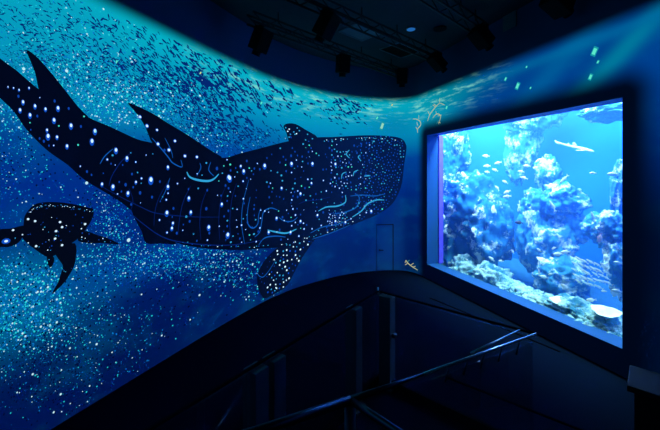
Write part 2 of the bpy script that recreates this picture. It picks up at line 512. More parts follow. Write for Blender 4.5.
# water: scatters and absorbs the lamps' light
M_water = bpy.data.materials.new('tank_water'); M_water.use_nodes = True
nt = M_water.node_tree; nt.nodes.remove(nt.nodes['Principled BSDF'])
va = nt.nodes.new('ShaderNodeVolumeAbsorption'); va.inputs['Color'].default_value = (0.15, 0.64, 0.98, 1); va.inputs['Density'].default_value = 0.10
vs_ = nt.nodes.new('ShaderNodeVolumeScatter'); vs_.inputs['Color'].default_value = (0.05, 0.19, 1.0, 1); vs_.inputs['Density'].default_value = 0.16
ad = nt.nodes.new('ShaderNodeAddShader')
nt.links.new(va.outputs[0], ad.inputs[0]); nt.links.new(vs_.outputs[0], ad.inputs[1]); nt.links.new(ad.outputs[0], nt.nodes['Material Output'].inputs['Volume'])
bm = bmesh.new(); boxT(bm, A0 + 0.01, A1 - 0.01, GLASS_D + 0.006, TANK_D - 0.01, TZ0 + 0.01, TZ1 - 0.01)
tag(obj('tank_water', bm, M_water), 'clear blue water filling the aquarium behind the big window', 'water', kind='stuff')

# ---------------------------------------------------------------- reef in the tank
def tank_at(px, py, d):
    dx, dz = (px - CX) / F, (HY - py) / F
    dv_ = Vector((dx, 1, 0)); w = W0.dot(ND) + d
    y = w / dv_.dot(ND)
    return Vector((dx * y, y, dz * y + H)), y

def add_lump(bm, c, r, seed, amp=0.3, sub=5):
    rr = bmesh.ops.create_icosphere(bm, subdivisions=sub, radius=1.0)
    for v in rr['verts']:
        n = v.co.normalized()
        o_ = Vector((seed * 3.1, seed * 1.7, seed))
        k = 1 + amp * mnoise.fractal(n * 1.7 + o_, 1.0, 2.1, 4) + 0.20 * mnoise.noise(n * 5 + o_) + 0.13 * abs(mnoise.noise(n * 11 + o_)) + 0.10 * abs(mnoise.noise(n * 23 + o_))
        v.co = Vector((n.x * r[0] * k, n.y * r[1] * k, n.z * r[2] * k)) + c
def rock(name, lumps, m, label, cat='rock', amp=0.34):
    bm = bmesh.new()
    for i, (px, py, d, rx, ry) in enumerate(lumps):
        c, y = tank_at(px, py, d)
        hx, hz = rx * y / F, ry * y / F
        add_lump(bm, c, (hx * 0.9, min(hx, 0.8), hz), i + len(label) * 0.37, amp)
    return tag(obj(name, bm, m, smooth=True), label, cat)

rock('rock_formation', [(452, 150, 1.5, 16, 26), (446, 195, 1.3, 16, 40), (470, 205, 1.5, 26, 30), (484, 236, 1.5, 26, 34), (458, 245, 1.4, 26, 40), (500, 228, 1.7, 12, 26)], M_rock_left,
     'tall dark reef rock with white coral patches at the far left of the tank')
rock('coral_bank', [(468, 272, 1.0, 20, 14), (490, 280, 1.0, 20, 15), (510, 292, 1.0, 16, 12), (450, 262, 1.1, 16, 12)], M_reef,
     'low pale coral bank at the foot of the dark left rock', 'coral')
rock('rock_pillar', [(540, 108, 3.0, 20, 22), (520, 118, 3.0, 13, 14), (516, 150, 3.2, 10, 30), (528, 135, 3.2, 12, 26)], M_rock,
     'pale rock hanging at the top of the tank above the middle blue gap')
rock('rock_formation', [(548, 172, 2.6, 11, 15), (562, 200, 2.2, 19, 15), (536, 208, 2.2, 15, 16), (534, 240, 2.0, 15, 32), (552, 250, 2.0, 20, 26), (570, 228, 2.4, 16, 18), (560, 280, 1.6, 24, 20)], M_rock,
     'broad middle reef rock with coral crust, right of the deep blue gap')
rock('rock_formation', [(608, 112, 2.4, 22, 9), (594, 106, 2.6, 14, 7)], M_rock, 'small white-crusted ledge in the top right corner of the tank')
rock('rock_formation', [(619, 190, 1.6, 7, 26), (614, 232, 1.4, 15, 20), (598, 228, 1.9, 12, 13), (624, 268, 1.3, 15, 26)], M_rock,
     'reef rock against the right edge of the tank window')
rock('coral_bank', [(545, 304, 0.75, 20, 8), (575, 312, 0.75, 24, 12), (600, 326, 0.7, 22, 14), (618, 338, 0.65, 20, 14), (525, 296, 0.8, 14, 8)], M_reef,
     'pale coral rubble bank along the bottom right of the tank', 'coral')

def plate_coral(px, py, d, rx, rz, label, seed):
    c, y = tank_at(px, py, d); k = y / F
    bm = bmesh.new(); n = 40
    rings = []
    for (f, h) in ((0.12, -0.5), (0.25, -0.2), (0.7, -0.02), (1.0, 0.10), (1.03, 0.16), (0.9, 0.12), (0.55, 0.02), (0.2, 0.0)):
        rg = []
        for i in range(n):
            th = 2 * math.pi * i / n
            w = 1 + 0.10 * math.sin(3 * th + seed) + 0.05 * math.sin(8 * th + seed * 2)
            rg.append(bm.verts.new(c + Vector((rx * k * f * w * math.cos(th), rx * k * f * w * math.sin(th) * 0.8, rx * k * h + rz * k * 0.5 * math.sin(th)))))
        rings.append(rg)
    for a, b_ in zip(rings, rings[1:]):
        for i in range(n): bm.faces.new((a[i], a[(i + 1) % n], b_[(i + 1) % n], b_[i]))
    bm.faces.new(rings[-1]); bm.faces.new(list(reversed(rings[0])))
    return tag(obj('plate_coral', bm, M_coral, smooth=True), label, 'coral')
plate_coral(567, 304, 0.62, 14, 4, 'long cream plate coral on the tank floor, left of the bigger curled one', 0.4)
plate_coral(606, 313, 0.58, 13, 4, 'wide curled plate coral at the bottom right by the window edge', 2.0)
bm = bmesh.new(); c, y = tank_at(538, 297, 0.72); add_lump(bm, c, (8 * y / F, 8 * y / F, 6 * y / F), 5.5, 0.15)
tag(obj('round_coral', bm, M_reef, smooth=True), 'round domed coral at the bottom middle of the tank, left of the plates', 'coral')

# ---------------------------------------------------------------- fish in the tank
def fish_mesh(name, m, slim=0.42):
    bm = bmesh.new()
    prof = [(-0.5, 0.02), (-0.46, 0.06), (-0.36, 0.13), (-0.2, 0.19), (0.0, 0.20), (0.18, 0.14), (0.30, 0.07), (0.36, 0.04)]
    seg = 10; rings = []
    for x, r in prof:
        r *= slim / 0.42
        rings.append([bm.verts.new((x, r * 0.38 * math.cos(2 * math.pi * k / seg), r * math.sin(2 * math.pi * k / seg))) for k in range(seg)])
    for a, b_ in zip(rings, rings[1:]):
        for k in range(seg): bm.faces.new((a[k], a[(k + 1) % seg], b_[(k + 1) % seg], b_[k]))
    bm.faces.new(rings[0]); bm.faces.new(list(reversed(rings[-1])))
    def fin(pts):
        for s in (-0.008, 0.008):
            vs = [bm.verts.new((p[0], s, p[1])) for p in pts]; bm.faces.new(vs)
    fin([(0.34, 0.03), (0.52, 0.16), (0.46, 0.0), (0.52, -0.16), (0.34, -0.03)])
    h = 0.19 * slim / 0.42
    fin([(-0.15, h * 0.9), (0.02, h * 1.5), (0.22, h * 1.0), (0.2, h * 0.6)])
    fin([(0.0, -h * 0.9), (0.1, -h * 1.4), (0.2, -h * 0.7)])
    bmesh.ops.recalc_face_normals(bm, faces=bm.faces)
    return to_mesh(bm, name, m, True)
ME_fish = fish_mesh('fish', M_fish); ME_slim = fish_mesh('slender_fish', M_fish, 0.24)
ME_dark = fish_mesh('dark_fish', M_fishd); ME_pink = fish_mesh('pink_fish', M_fishp)
def swim(me, name, px, py, d, len_px, ang, label, cat='fish', group=None, yaw=0.0):
    c, y = tank_at(px, py, d)
    o = link(name, me); L = len_px * y / F
    o.location = c; o.scale = (L, L, L)
    o.rotation_mode = 'XYZ'
    o.rotation_euler = (0, math.radians(ang), -0.35 + yaw)
    return tag(o, label, cat, group)
G1 = 'small pale fish scattered in the tank'
L_LEFT = 'small pale fish in the loose group in open blue water left of the tank middle'
for px, py, ln_, an in ((486, 156, 7, 5), (487, 166, 7, -5), (487, 172, 5, 10), (498, 163, 7, -15), (495, 170, 6, 20), (505, 182, 6, 30), (497, 188, 6, 50), (507, 192, 7, -30), (507, 196.5, 8, -10), (521, 171.5, 6, 8), (527, 166, 7, 5), (524, 178, 7, 15)):
    swim(ME_fish, 'fish', px, py, 0.9, ln_, an, L_LEFT, group='loose group of pale fish left of the tank middle', yaw=rnd.uniform(-.3, .3))
L_ROCK = 'tiny pale fish in front of the dark left reef rock'
for px, py, ln_, an in ((444, 217, 5, 80), (446, 226, 5, -50), (474, 215, 4, 20), (480, 233.5, 6, -45), (491.6, 259, 7, 40), (501, 261, 5, 5), (483, 270, 6, 30), (467, 260, 4, 40), (512.6, 251.6, 5, 60)):
    swim(ME_fish, 'fish', px, py, 0.55, ln_, an, L_ROCK, group='tiny fish before the left reef rock', yaw=rnd.uniform(-.3, .3))
swim(ME_dark, 'fish', 519, 222.6, 0.8, 8, 5, 'single dark fish crossing the deep blue gap', 'fish')
swim(ME_slim, 'fish', 539, 160, 1.3, 9, -35, 'slender pale fish tilted nose-up, left below the shark', 'fish')
swim(ME_slim, 'fish', 564, 179, 0.9, 11, -50, 'slender pale fish tilted steeply, above the middle reef rock', 'fish')
swim(ME_fish, 'fish', 593, 173, 0.9, 6, 0, 'small round white fish in open water below the shark', 'fish')
swim(ME_fish, 'fish', 613, 174, 0.8, 10, 0, 'big white fish close to the right edge of the tank window', 'fish')
swim(ME_slim, 'fish', 552.6, 206, 0.9, 12, 65, 'slender white fish diving in front of the middle reef rock', 'fish')
swim(ME_slim, 'fish', 593, 217, 0.9, 11, 75, 'slender white fish nearly upright by the right reef rock', 'fish')
swim(ME_pink, 'fish', 600, 238, 0.8, 10, -80, 'pinkish fish upright in front of the right reef rock', 'fish')
swim(ME_fish, 'fish', 558, 254, 0.7, 9, -10, 'plump cream fish, left one of the pair below the middle reef rock', 'fish')
swim(ME_fish, 'fish', 565.5, 252, 0.7, 9, -10, 'plump cream fish, right one of the pair below the middle reef rock', 'fish')
swim(ME_fish, 'fish', 554, 248, 0.75, 5, -30, 'small cream fish just above the plump pair', 'fish')
swim(ME_fish, 'fish', 539, 250, 0.8, 5, 40, 'small pale fish left of the plump pair at the edge of the blue gap', 'fish')
swim(ME_slim, 'fish', 539, 272.5, 0.7, 7, 85, 'slim upright pale fish above the round domed coral', 'fish')
swim(ME_fish, 'fish', 544, 277, 0.7, 8, 10, 'cream fish swimming level above the round domed coral', 'fish')
swim(ME_fish, 'fish', 551, 274, 0.7, 5, -20, 'tiny pale fish to the upper right of the level cream fish', 'fish')
swim(ME_fish, 'fish', 565, 287, 0.65, 9, 35, 'white fish nosing down above the long cream plate coral', 'fish')
swim(ME_fish, 'fish', 591, 300, 0.6, 9, -10, 'white fish hovering between the two plate corals', 'fish')
swim(ME_fish, 'fish', 617, 291, 0.55, 9, 5, 'white fish above the curled plate coral at the right window edge', 'fish')
swim(ME_fish, 'fish', 618, 263, 0.6, 8, 10, 'white fish at the right window edge beside the slender school', 'fish')
swim(ME_fish, 'fish', 604, 291, 0.7, 5, 0, 'small pale fish under the slender school', 'fish')
k = 0
for r_ in range(5):
    for c_ in range(6):
        px = 573 + c_ * 6.2 + r_ * 1.5 + rnd.uniform(-1.2, 1.2); py = 258 + r_ * 6.0 + c_ * 1.6 + rnd.uniform(-1, 1)
        if (px - 591) ** 2 / 22 ** 2 + (py - 273) ** 2 / 19 ** 2 > 1: continue
        swim(ME_slim, 'fish', px, py, 0.95 + rnd.uniform(-.08, .08), rnd.uniform(7, 10), 32 + rnd.uniform(-8, 8), 'slender pale fish in the dense slanting school at the lower right of the tank', group='slanting school of slender fish')

# the small shark
c0, y0 = tank_at(574, 147, 1.9)
p_tail, _ = tank_at(556, 142, 1.9); p_nose, _ = tank_at(594, 150.5, 1.9)
sh = empty('shark', c0, 'pale slender shark with a long tail gliding near the top of the tank', 'shark')
dv_ = (p_nose - p_tail); LS = dv_.length
sh.rotation_mode = 'QUATERNION'; sh.rotation_quaternion = dv_.to_track_quat('X', 'Z')
bm = bmesh.new()
prof = [(-0.5, .012, .03, .02), (-0.42, .012, .035, .015), (-0.3, .016, .03, .008), (-0.1, .03, .04, 0), (0.1, .055, .055, 0), (0.3, .075, .06, 0), (0.42, .075, .05, -.004), (0.48, .05, .032, -.008), (0.5, .015, .012, -.01)]
rings = []
for x, ry, rz, dz in prof:
    rings.append([bm.verts.new((x * LS, ry * .8 * LS * math.cos(2 * math.pi * i / 14), (rz * .75 * math.sin(2 * math.pi * i / 14) + dz) * LS)) for i in range(14)])
for a, b_ in zip(rings, rings[1:]):
    for i in range(14): bm.faces.new((a[i], a[(i + 1) % 14], b_[(i + 1) % 14], b_[i]))
bm.faces.new(rings[0]); bm.faces.new(rings[-1])
bmesh.ops.recalc_face_normals(bm, faces=bm.faces)
obj('body', bm, M_shark, sh, True)
def plate(bm, pts, t):
    """closed thin fin from an outline of 3-D points"""
    pts = [Vector(p) for p in pts]; n = (pts[1] - pts[0]).cross(pts[2] - pts[0]).normalized() * t
    a = [bm.verts.new(p + n) for p in pts]; b_ = [bm.verts.new(p - n) for p in pts]
    bm.faces.new(a); bm.faces.new(list(reversed(b_)))
    for i in range(len(pts)):
        j = (i + 1) % len(pts); bm.faces.new((a[i], b_[i], b_[j], a[j]))
for nm, pts in (('dorsal_fin', [(.06, 0, .05), (-.02, 0, .12), (-.06, 0, .11), (-.05, 0, .04)]), ('dorsal_fin', [(-.12, 0, .035), (-.18, 0, .075), (-.2, 0, .03)]),
                ('pectoral_fin', [(.34, -.05, -.02), (.22, -.17, -.05), (.17, -.16, -.05), (.24, -.05, -.02)]), ('pectoral_fin', [(.34, .05, -.02), (.22, .17, -.05), (.17, .16, -.05), (.24, .05, -.02)]),
                ('tail_fin', [(-.40, 0, .03), (-.56, 0, .07), (-.54, 0, .03), (-.46, 0, -.01), (-.40, 0, -.015)])):
    bm = bmesh.new(); plate(bm, [tuple(v * LS for v in p) for p in pts], 0.006 * LS); obj(nm, bm, M_shark, sh)

# ---------------------------------------------------------------- projected creatures on the curved wall
def curved(bm):
    """take flat (s, off, z) geometry and lay it on the wall"""
    for v in bm.verts: v.co = WP(v.co.x, v.co.z, v.co.y)
def cut_on_grid(bm):
    xs = [v.co.x for v in bm.verts]
    lo, hi = min(xs), max(xs)
    for s in SG:
        if lo < s < hi:
            geom = bm.verts[:] + bm.edges[:] + bm.faces[:]
            bmesh.ops.bisect_plane(bm, geom=geom, plane_co=(s, 0, 0), plane_no=(1, 0, 0), dist=1e-5)
def add_poly(bm, px_pts, off, mi=0, smooth=4):
    pts = catmull(px_pts, smooth, True) if smooth > 1 else px_pts
    vs = []
    for p in pts:
        s, z = wall_sz(p[0], max(-200, p[1])); vs.append(bm.verts.new((s, off, max(z, ZFLOOR + 0.01))))
    f = bm.faces.new(vs); f.material_index = mi
    return f
def add_dot(bm, px, py, rx, rz, off, mi, seg=10, ang=0.0):
    s, z = wall_sz(px, py); k = wall_depth(s) / F
    # foreshortening: the wall runs obliquely, so widths along it are larger
    s2, _ = wall_sz(px + 1, py); ks = max(s2 - s, k * 0.6)
    vs = []
    for i in range(seg):
        th = 2 * math.pi * i / seg
        x, y_ = rx * math.cos(th), rz * math.sin(th)
        xx, yy = x * math.cos(ang) - y_ * math.sin(ang), x * math.sin(ang) + y_ * math.cos(ang)
        vs.append(bm.verts.new((s + xx * ks, off, z + yy * k)))
    f = bm.faces.new(vs); f.material_index = mi
def add_line(bm, px_pts, w, off, mi):
    pts = catmull(px_pts, 6)
    sz = [Vector(wall_sz(*p)) for p in pts]
    L = []; R = []
    for i, p in enumerate(sz):
        d = (sz[min(i + 1, len(sz) - 1)] - sz[max(0, i - 1)])
        if d.length < 1e-6: d = Vector((1, 0))
        d.normalize(); n = Vector((-d.y, d.x))
        k = wall_depth(p.x) / F * w * 0.42 * (0.45 + 0.55 * math.sin(math.pi * (i + .5) / len(sz)))
        L.append(bm.verts.new((p.x + n.x * k, off, p.y + n.y * k))); R.append(bm.verts.new((p.x - n.x * k, off, p.y - n.y * k)))
    for i in range(len(sz) - 1):
        f = bm.faces.new((L[i], R[i], R[i + 1], L[i + 1])); f.material_index = mi
def inside(px, py, poly):
    c = False; n = len(poly)
    for i in range(n):
        x1, y1 = poly[i]; x2, y2 = poly[(i + 1) % n]
        if (y1 > py) != (y2 > py) and px < (x2 - x1) * (py - y1) / (y2 - y1) + x1: c = not c
    return c

def navy(name, a, b_, s0, s1):
    m = glow(name, a); g = NT(m)
    uvn = g.n.new('ShaderNodeTexCoord'); sp = g.n.new('ShaderNodeSeparateXYZ'); g.t.links.new(uvn.outputs['Object'], sp.inputs[0])
    nz = g.n.new('ShaderNodeTexNoise'); nz.inputs['Scale'].default_value = 2.0; nz.inputs['Detail'].default_value = 5
    g.t.links.new(uvn.outputs['Object'], nz.inputs['Vector'])
    f = g.math('ADD', g.smooth(sp.outputs[0], s0, s1), g.math('MULTIPLY', g.math('SUBTRACT', nz.outputs['Fac'], 0.5), 0.6), clamp=True)
    g.t.links.new(g.mix(f, s2l(a), s2l(b_)), g.n['Principled BSDF'].inputs['Emission Color'])
    return m
M_skin = navy('whale_shark_picture', (1, 5, 26), (3, 24, 72), -2.6, 1.4)
M_skin2 = glow('small_whale_shark_picture', (2, 6, 22))
M_white = glow('spot_white', (205, 236, 255), 1.15)
M_halo = glow('spot_blue', (12, 78, 195))
M_dim = glow('spot_dim_blue', (14, 66, 165))
M_cyan = glow('spot_cyan', (48, 160, 215))
M_mint = glow('spot_mint', (70, 225, 205))
M_line = glow('stripe_blue', (14, 84, 170))
M_faint = glow('stripe_faint', (4, 32, 105))
M_pupil = glow('shoal_navy', (2, 38, 112))
SKIN = [M_skin, M_white, M_halo, M_dim, M_cyan, M_mint, M_line, M_faint]

body_px = [(-60, 0), (-30, 33), (0, 59), (15, 70), (39, 90), (60, 100), (87, 117), (110, 127), (136, 139), (152, 143), (185, 152), (220, 158), (241, 153), (262, 147.7), (289, 141), (316, 137.5), (333, 137), (366, 135.3), (391, 136.3),
           (402, 139), (406, 144.4), (406.5, 150), (404, 166.5), (402, 183), (398, 194.4), (391, 205), (378, 214), (362, 221), (341, 229), (317, 238), (300, 245), (278, 247.5), (260, 248.5), (243, 250), (224, 249.5), (202, 248), (177, 243), (155, 231), (136, 215),
           (117, 200), (84, 180), (67, 165), (46, 150), (25.6, 129.5), (13, 111.6), (0, 99), (-30, 72), (-60, 50)]
fins_px = {
    'second_dorsal_fin': [(39, 92), (36, 78), (30, 62), (25.5, 50), (38, 59), (59, 83.5), (77, 106.5), (88, 118), (70, 110), (52, 100)],
    'dorsal_fin': [(153, 145), (145, 128), (137, 115), (127, 103), (138, 107), (151, 113), (167, 123), (187, 135), (208, 149), (222, 159), (195, 158), (170, 152)],
    'pectoral_fin': [(290, 143), (286, 133), (283, 126.5), (287, 123.6), (295, 124), (304, 129), (318, 138.5), (304, 144)],
    'pectoral_fin.': [(316, 236), (310, 245.5), (300, 260.6), (291, 278), (285, 287), (274, 293.5), (263, 298), (257, 284), (258, 271), (267, 257), (280, 246), (298, 240)],
    'pelvic_fin': [(131, 211), (141, 231.7), (145.5, 243), (160, 243.5), (176, 243.5), (160, 232), (145, 219)],
}
root = empty('whale_shark', WP(wall_sz(230, 195)[0], ZFLOOR, 0), 'huge white-spotted whale shark picture projected across the curved wall', 'whale shark')
def place(o, root):
    o.parent = root; o.matrix_parent_inverse = Matrix.Translation(-root.location)
OFF = 0.014
bm = bmesh.new()
add_poly(bm, body_px, OFF)
bmesh.ops.triangulate(bm, faces=bm.faces[:])
# spots
big = [(57, 108, 2.3), (18, 90, 1.2), (28, 88, 1.2), (22, 102, 2), (34, 106, 2), (19, 110, 2.0), (29, 115, 2.2), (44.5, 109, 1.8), (53, 120, 2.3), (70, 125.5, 2.4), (94, 131, 2.4), (91, 141, 2.6), (47, 136, 2.6), (56, 137, 1.8), (66, 146, 2.0), (46, 130, 1.6), (12.5, 88, 1.0), (7, 87, 0.9),
       (115, 150, 2.4), (126, 158, 2.2), (112, 186.5, 2.4), (101, 184, 1.8), (150, 179.5, 3.0), (127, 193, 2.2), (167, 186.5, 2.0), (188, 198, 2.0), (190, 212, 1.9), (208, 227, 2.2), (227, 234.5, 2.4), (228, 177, 2.4), (221, 204, 1.8), (172, 223, 1.6), (166, 212.5, 2.4), (171, 228, 1.8), (167, 167, 1.8), (135, 182, 1.5),
       (264, 165.5, 2.2), (229, 178, 2.6), (243, 171, 2.0), (312, 163.5, 1.8), (291, 163.5, 2.0), (300, 193.5, 1.6), (281, 188, 1.5), (240, 166, 1.4), (290, 232, 1.6), (268, 232, 1.6), (276, 218, 1.6), (311, 183, 1.3), (335, 164, 1.6), (371, 211, 1.6), (345, 222, 1.4), (335, 221, 1.4), (317, 215, 1.4), (300, 221, 1.5)]
mint = [(77, 145, 1.6), (94.5, 131.5, 1.8), (223, 166, 1.3), (285, 165, 1.2), (301, 186, 1.3), (218, 181, 1), (272, 188, 1), (382, 209, 1.4), (278, 211, 1.0)]
used = []
def spot(px, py, r, mi, stretch=1.0, halo=True):
    used.append((px, py, r))
    if halo: add_dot(bm, px, py + r * .35, r * .9, r * 1.3 * stretch, OFF + 0.003, 2, 12)
    add_dot(bm, px, py, r * 0.52, r * 0.66 * stretch, OFF + 0.006, mi, 10)
for px, py, r in big: spot(px, py, r, 1, 1.15)
for px, py, r in mint: spot(px, py, r, 5, 1.0, False)
def scatter(n, x0, x1, y0, y1, rlo, rhi, gap, test=None):
    k = 0; tries = 0
    while k < n and tries < n * 60:
        tries += 1
        px, py = rnd.uniform(x0, x1), rnd.uniform(y0, y1)
        if not inside(px, py, body_px) or (test and not test(px, py)): continue
        if not inside(px, py - 3, body_px) or not inside(px, py + 3, body_px): continue
        r = rnd.uniform(rlo, rhi)
        if any((px - a) ** 2 + (py - b__) ** 2 < (gap + r + c_) ** 2 for a, b__, c_ in used): continue
        t = rnd.random(); used.append((px, py, r)); k += 1
        if t < 0.3:
            add_dot(bm, px, py, r * .9, r * 1.15, OFF + 0.003, 2, 8); add_dot(bm, px, py, r * .5, r * .6, OFF + 0.006, 1, 8)
        else:
            mi = 4 if t < 0.55 else (5 if t < 0.59 else 3)
            add_dot(bm, px, py, r * .8, r * (1.2 if mi == 3 else .8), OFF + 0.004, mi, 8)
scatter(16, 5, 100, 95, 190, 0.7, 1.4, 2.5)
scatter(60, 100, 230, 150, 243, 0.7, 1.6, 2.2)
scatter(110, 220, 300, 145, 248, 0.6, 1.25, 1.6)
scatter(150, 290, 375, 140, 232, 0.5, 1.15, 1.1)
scatter(40, 330, 352, 150, 190, 0.6, 1.1, 0.8)
scatter(40, 328, 345, 212, 226, 0.5, 1.1, 0.5)
# dense dots of the snout
got = []; tries = 0
while len(got) < 270 and tries < 9000:
    tries += 1
    px, py = rnd.uniform(355, 407), rnd.uniform(136, 214)
    if rnd.random() > (px - 352) / 32 or not inside(px, py, body_px) or not inside(px + 1.5, py, body_px): continue
    if any((px - a) ** 2 + (py - c_) ** 2 < 5.5 for a, c_ in got): continue
    got.append((px, py)); r = rnd.uniform(.45, .75)
    add_dot(bm, px, py, r, r, OFF + 0.004, rnd.choice((3, 3, 2, 2, 4)), 7)
# dots along the rims
for t_ in range(60):
    x = 325 + t_ * 1.3; y_ = np.interp(x, [325, 366, 391, 402], [139.5, 137.5, 138.5, 141])
    if rnd.random() < 0.45 and x < 402: add_dot(bm, x, y_ + rnd.uniform(0, .8), .5, .5, OFF + .004, rnd.choice((1, 4, 4)), 6)
for t_ in range(90):
    x = 180 + t_ * 2.3; y_ = np.interp(x, [177, 202, 243, 278, 317, 341, 378, 391], [241.5, 246, 248, 246, 236, 227.5, 212, 203])
    if rnd.random() < 0.4: add_dot(bm, x, y_ - rnd.uniform(0, 1.5), .7, .4, OFF + .004, rnd.choice((1, 4, 4, 2)), 6)
# stripes
for pts, w, mi in (
    ([(151, 138), (158, 146), (164, 153), (168, 158), (172, 163), (181, 167), (180, 160)], 1.6, 6), ([(164, 138), (170, 150), (172, 158)], 1.0, 6),
    ([(186, 172), (189, 177), (197, 180), (207, 181), (213, 179), (218, 174)], 2.6, 4), ([(210, 162), (208, 170), (213, 176)], 1.3, 6), ([(196, 176), (200, 168), (199, 163)], 1.2, 6),
    ([(249.5, 197), (247, 210), (247, 223), (252, 228), (257, 224), (258, 215), (260, 208)], 1.6, 6),
    ([(254, 237), (259, 232), (261, 222), (263, 212), (270, 208), (277, 210)], 1.6, 6),
    ([(258, 245), (264, 238), (275, 236), (285, 237)], 1.5, 6),
    ([(267, 230), (276, 232), (286, 233), (296, 229)], 2.0, 4), ([(278, 217), (284, 221), (292, 221), (297, 217)], 1.4, 6),
    ([(298, 204), (306, 201), (316, 200), (330, 197)], 1.0, 7),
    ([(318, 211), (326, 207), (337, 206), (345, 202), (345, 195)], 1.8, 4), ([(333, 214), (345, 212), (356, 207), (359, 198), (356, 194)], 1.6, 6),
    ([(352, 217), (361, 211), (367, 204), (376, 200), (384, 200)], 1.8, 4), ([(350, 196), (362, 195), (374, 196), (384, 194)], 1.3, 6),
    ([(310, 233), (322, 227), (338, 224), (352, 218)], 1.3, 6), ([(312, 239), (330, 233), (350, 225)], 1.0, 6),
    ([(349, 150), (346, 154), (349, 158)], 1.4, 4), ([(360, 155), (358, 157), (360, 160)], 1.4, 4), ([(341, 179), (342, 174), (346, 172)], 1.2, 4), ([(353, 176), (354, 172), (358, 170)], 1.2, 4), ([(364, 176), (370, 175.5)], 1.6, 4),
    ([(100, 186), (116, 195), (140, 207), (155, 213), (180, 216), (200, 217), (219, 217)], 0.9, 7), ([(118, 203), (140, 222), (160, 236), (180, 242), (210, 245), (235, 244.5), (262, 240)], 1.3, 7),
    ([(190, 186), (183, 200), (179, 217), (177, 235)], 0.9, 7), ([(207, 188), (201, 204), (199, 222), (200, 240)], 0.9, 7), ([(225, 186), (220, 200), (218, 220), (219, 240)], 0.9, 7),
    ([(236, 183), (231, 200), (229, 225), (231, 240)], 0.9, 7), ([(248, 180), (242, 205), (241, 225), (244, 244)], 1.1, 6), ([(168, 180), (158, 198), (154, 212), (153, 226)], 0.8, 7), ([(128, 188), (132, 200), (130, 210)], 0.7, 7),
    ([(108, 186), (111, 176), (120, 162), (131, 152)], 1.0, 7), ([(99, 164), (104, 156), (112, 149)], 1.2, 6), ([(160, 200), (165, 190), (169, 178)], 0.9, 6),
): add_line(bm, pts, w, OFF + 0.004, mi)
cut_on_grid(bm); curved(bm)
place(obj('body', bm, SKIN), root)
for nm, pts in fins_px.items():
    bm = bmesh.new()
    add_poly(bm, pts, OFF + 0.001, 0, 3)
    bmesh.ops.triangulate(bm, faces=bm.faces[:])
    if nm == 'pectoral_fin':
        for i in range(26):
            px, py = rnd.uniform(284, 314), rnd.uniform(125, 142)
            if inside(px, py, pts): add_dot(bm, px, py, .8, .7, OFF + .006, rnd.choice((1, 4, 3)), 6)
    if nm == 'pectoral_fin.':
        got = []
        while len(got) < 75:
            px, py = rnd.uniform(258, 316), rnd.uniform(240, 296)
            if not inside(px - 1.5, py, pts) or not inside(px + 1.5, py, pts): continue
            front = px > 276 - (py - 245) * .25
            if any((px - a) ** 2 + (py - c_) ** 2 < (9 if front else 22) for a, c_ in got):
                if rnd.random() > .02: continue
            got.append((px, py)); r = rnd.uniform(.45, .85) if front else rnd.uniform(.3, .5)
            add_dot(bm, px, py, r, r * 1.2, OFF + .006, rnd.choice((1, 1, 4, 2)) if front else 3, 8)
        add_line(bm, [(262, 262), (257, 273), (262, 277), (268, 271), (275, 260)], 1.0, OFF + .005, 6)
    if nm == 'dorsal_fin':
        for px, py, r in ((139, 117, 1.5), (146, 126, 1.6), (157, 144, 1.6), (168, 150, 1.6), (156, 130, 1.2), (174, 141, 1.3), (196, 157, 1.3), (184, 156, 1.4)):
            add_dot(bm, px, py, r * 1.2, r * 1.4, OFF + .005, 2, 10); add_dot(bm, px, py, r * .8, r * .8, OFF + .007, 1, 10)
    if nm == 'second_dorsal_fin': add_dot(bm, 83, 116.5, .9, .9, OFF + .005, 5)
    cut_on_grid(bm); curved(bm)
    place(obj(nm.strip('.'), bm, SKIN), root)

# the small whale shark below it
root2 = empty('whale_shark', WP(wall_sz(58, 235)[0], ZFLOOR, 0), 'small black whale shark picture at the left edge, below the big tail', 'whale shark')
SK2 = [M_skin2] + SKIN[1:]
parts2 = {
    'body': [(23, 226), (24, 215.6), (33, 205), (46, 202), (66.5, 203), (87, 207.4), (92.6, 209.5), (92, 217), (86, 228), (77, 238.6), (66.5, 246), (56, 254), (47, 257), (36, 250.5), (25.6, 242.5), (20.5, 235)],
    'pectoral_fin': [(24, 226), (10, 228.4), (0, 229), (-14, 232), (-20, 240), (-8, 245), (3, 247), (11, 246), (20, 240)],
    'pectoral_fin.': [(83, 231), (97, 235), (108, 238.5), (119, 244), (112, 244), (102, 243), (87, 243), (77, 240)],
    'tail': [(55, 252), (74, 243), (74.5, 261.6), (69, 274.4), (61.4, 284.7), (51, 294), (57, 283), (62.7, 274.4), (61.4, 264)],
    'pelvic_fin': [(46, 255), (53, 257), (52.5, 264), (48.6, 267)],
}
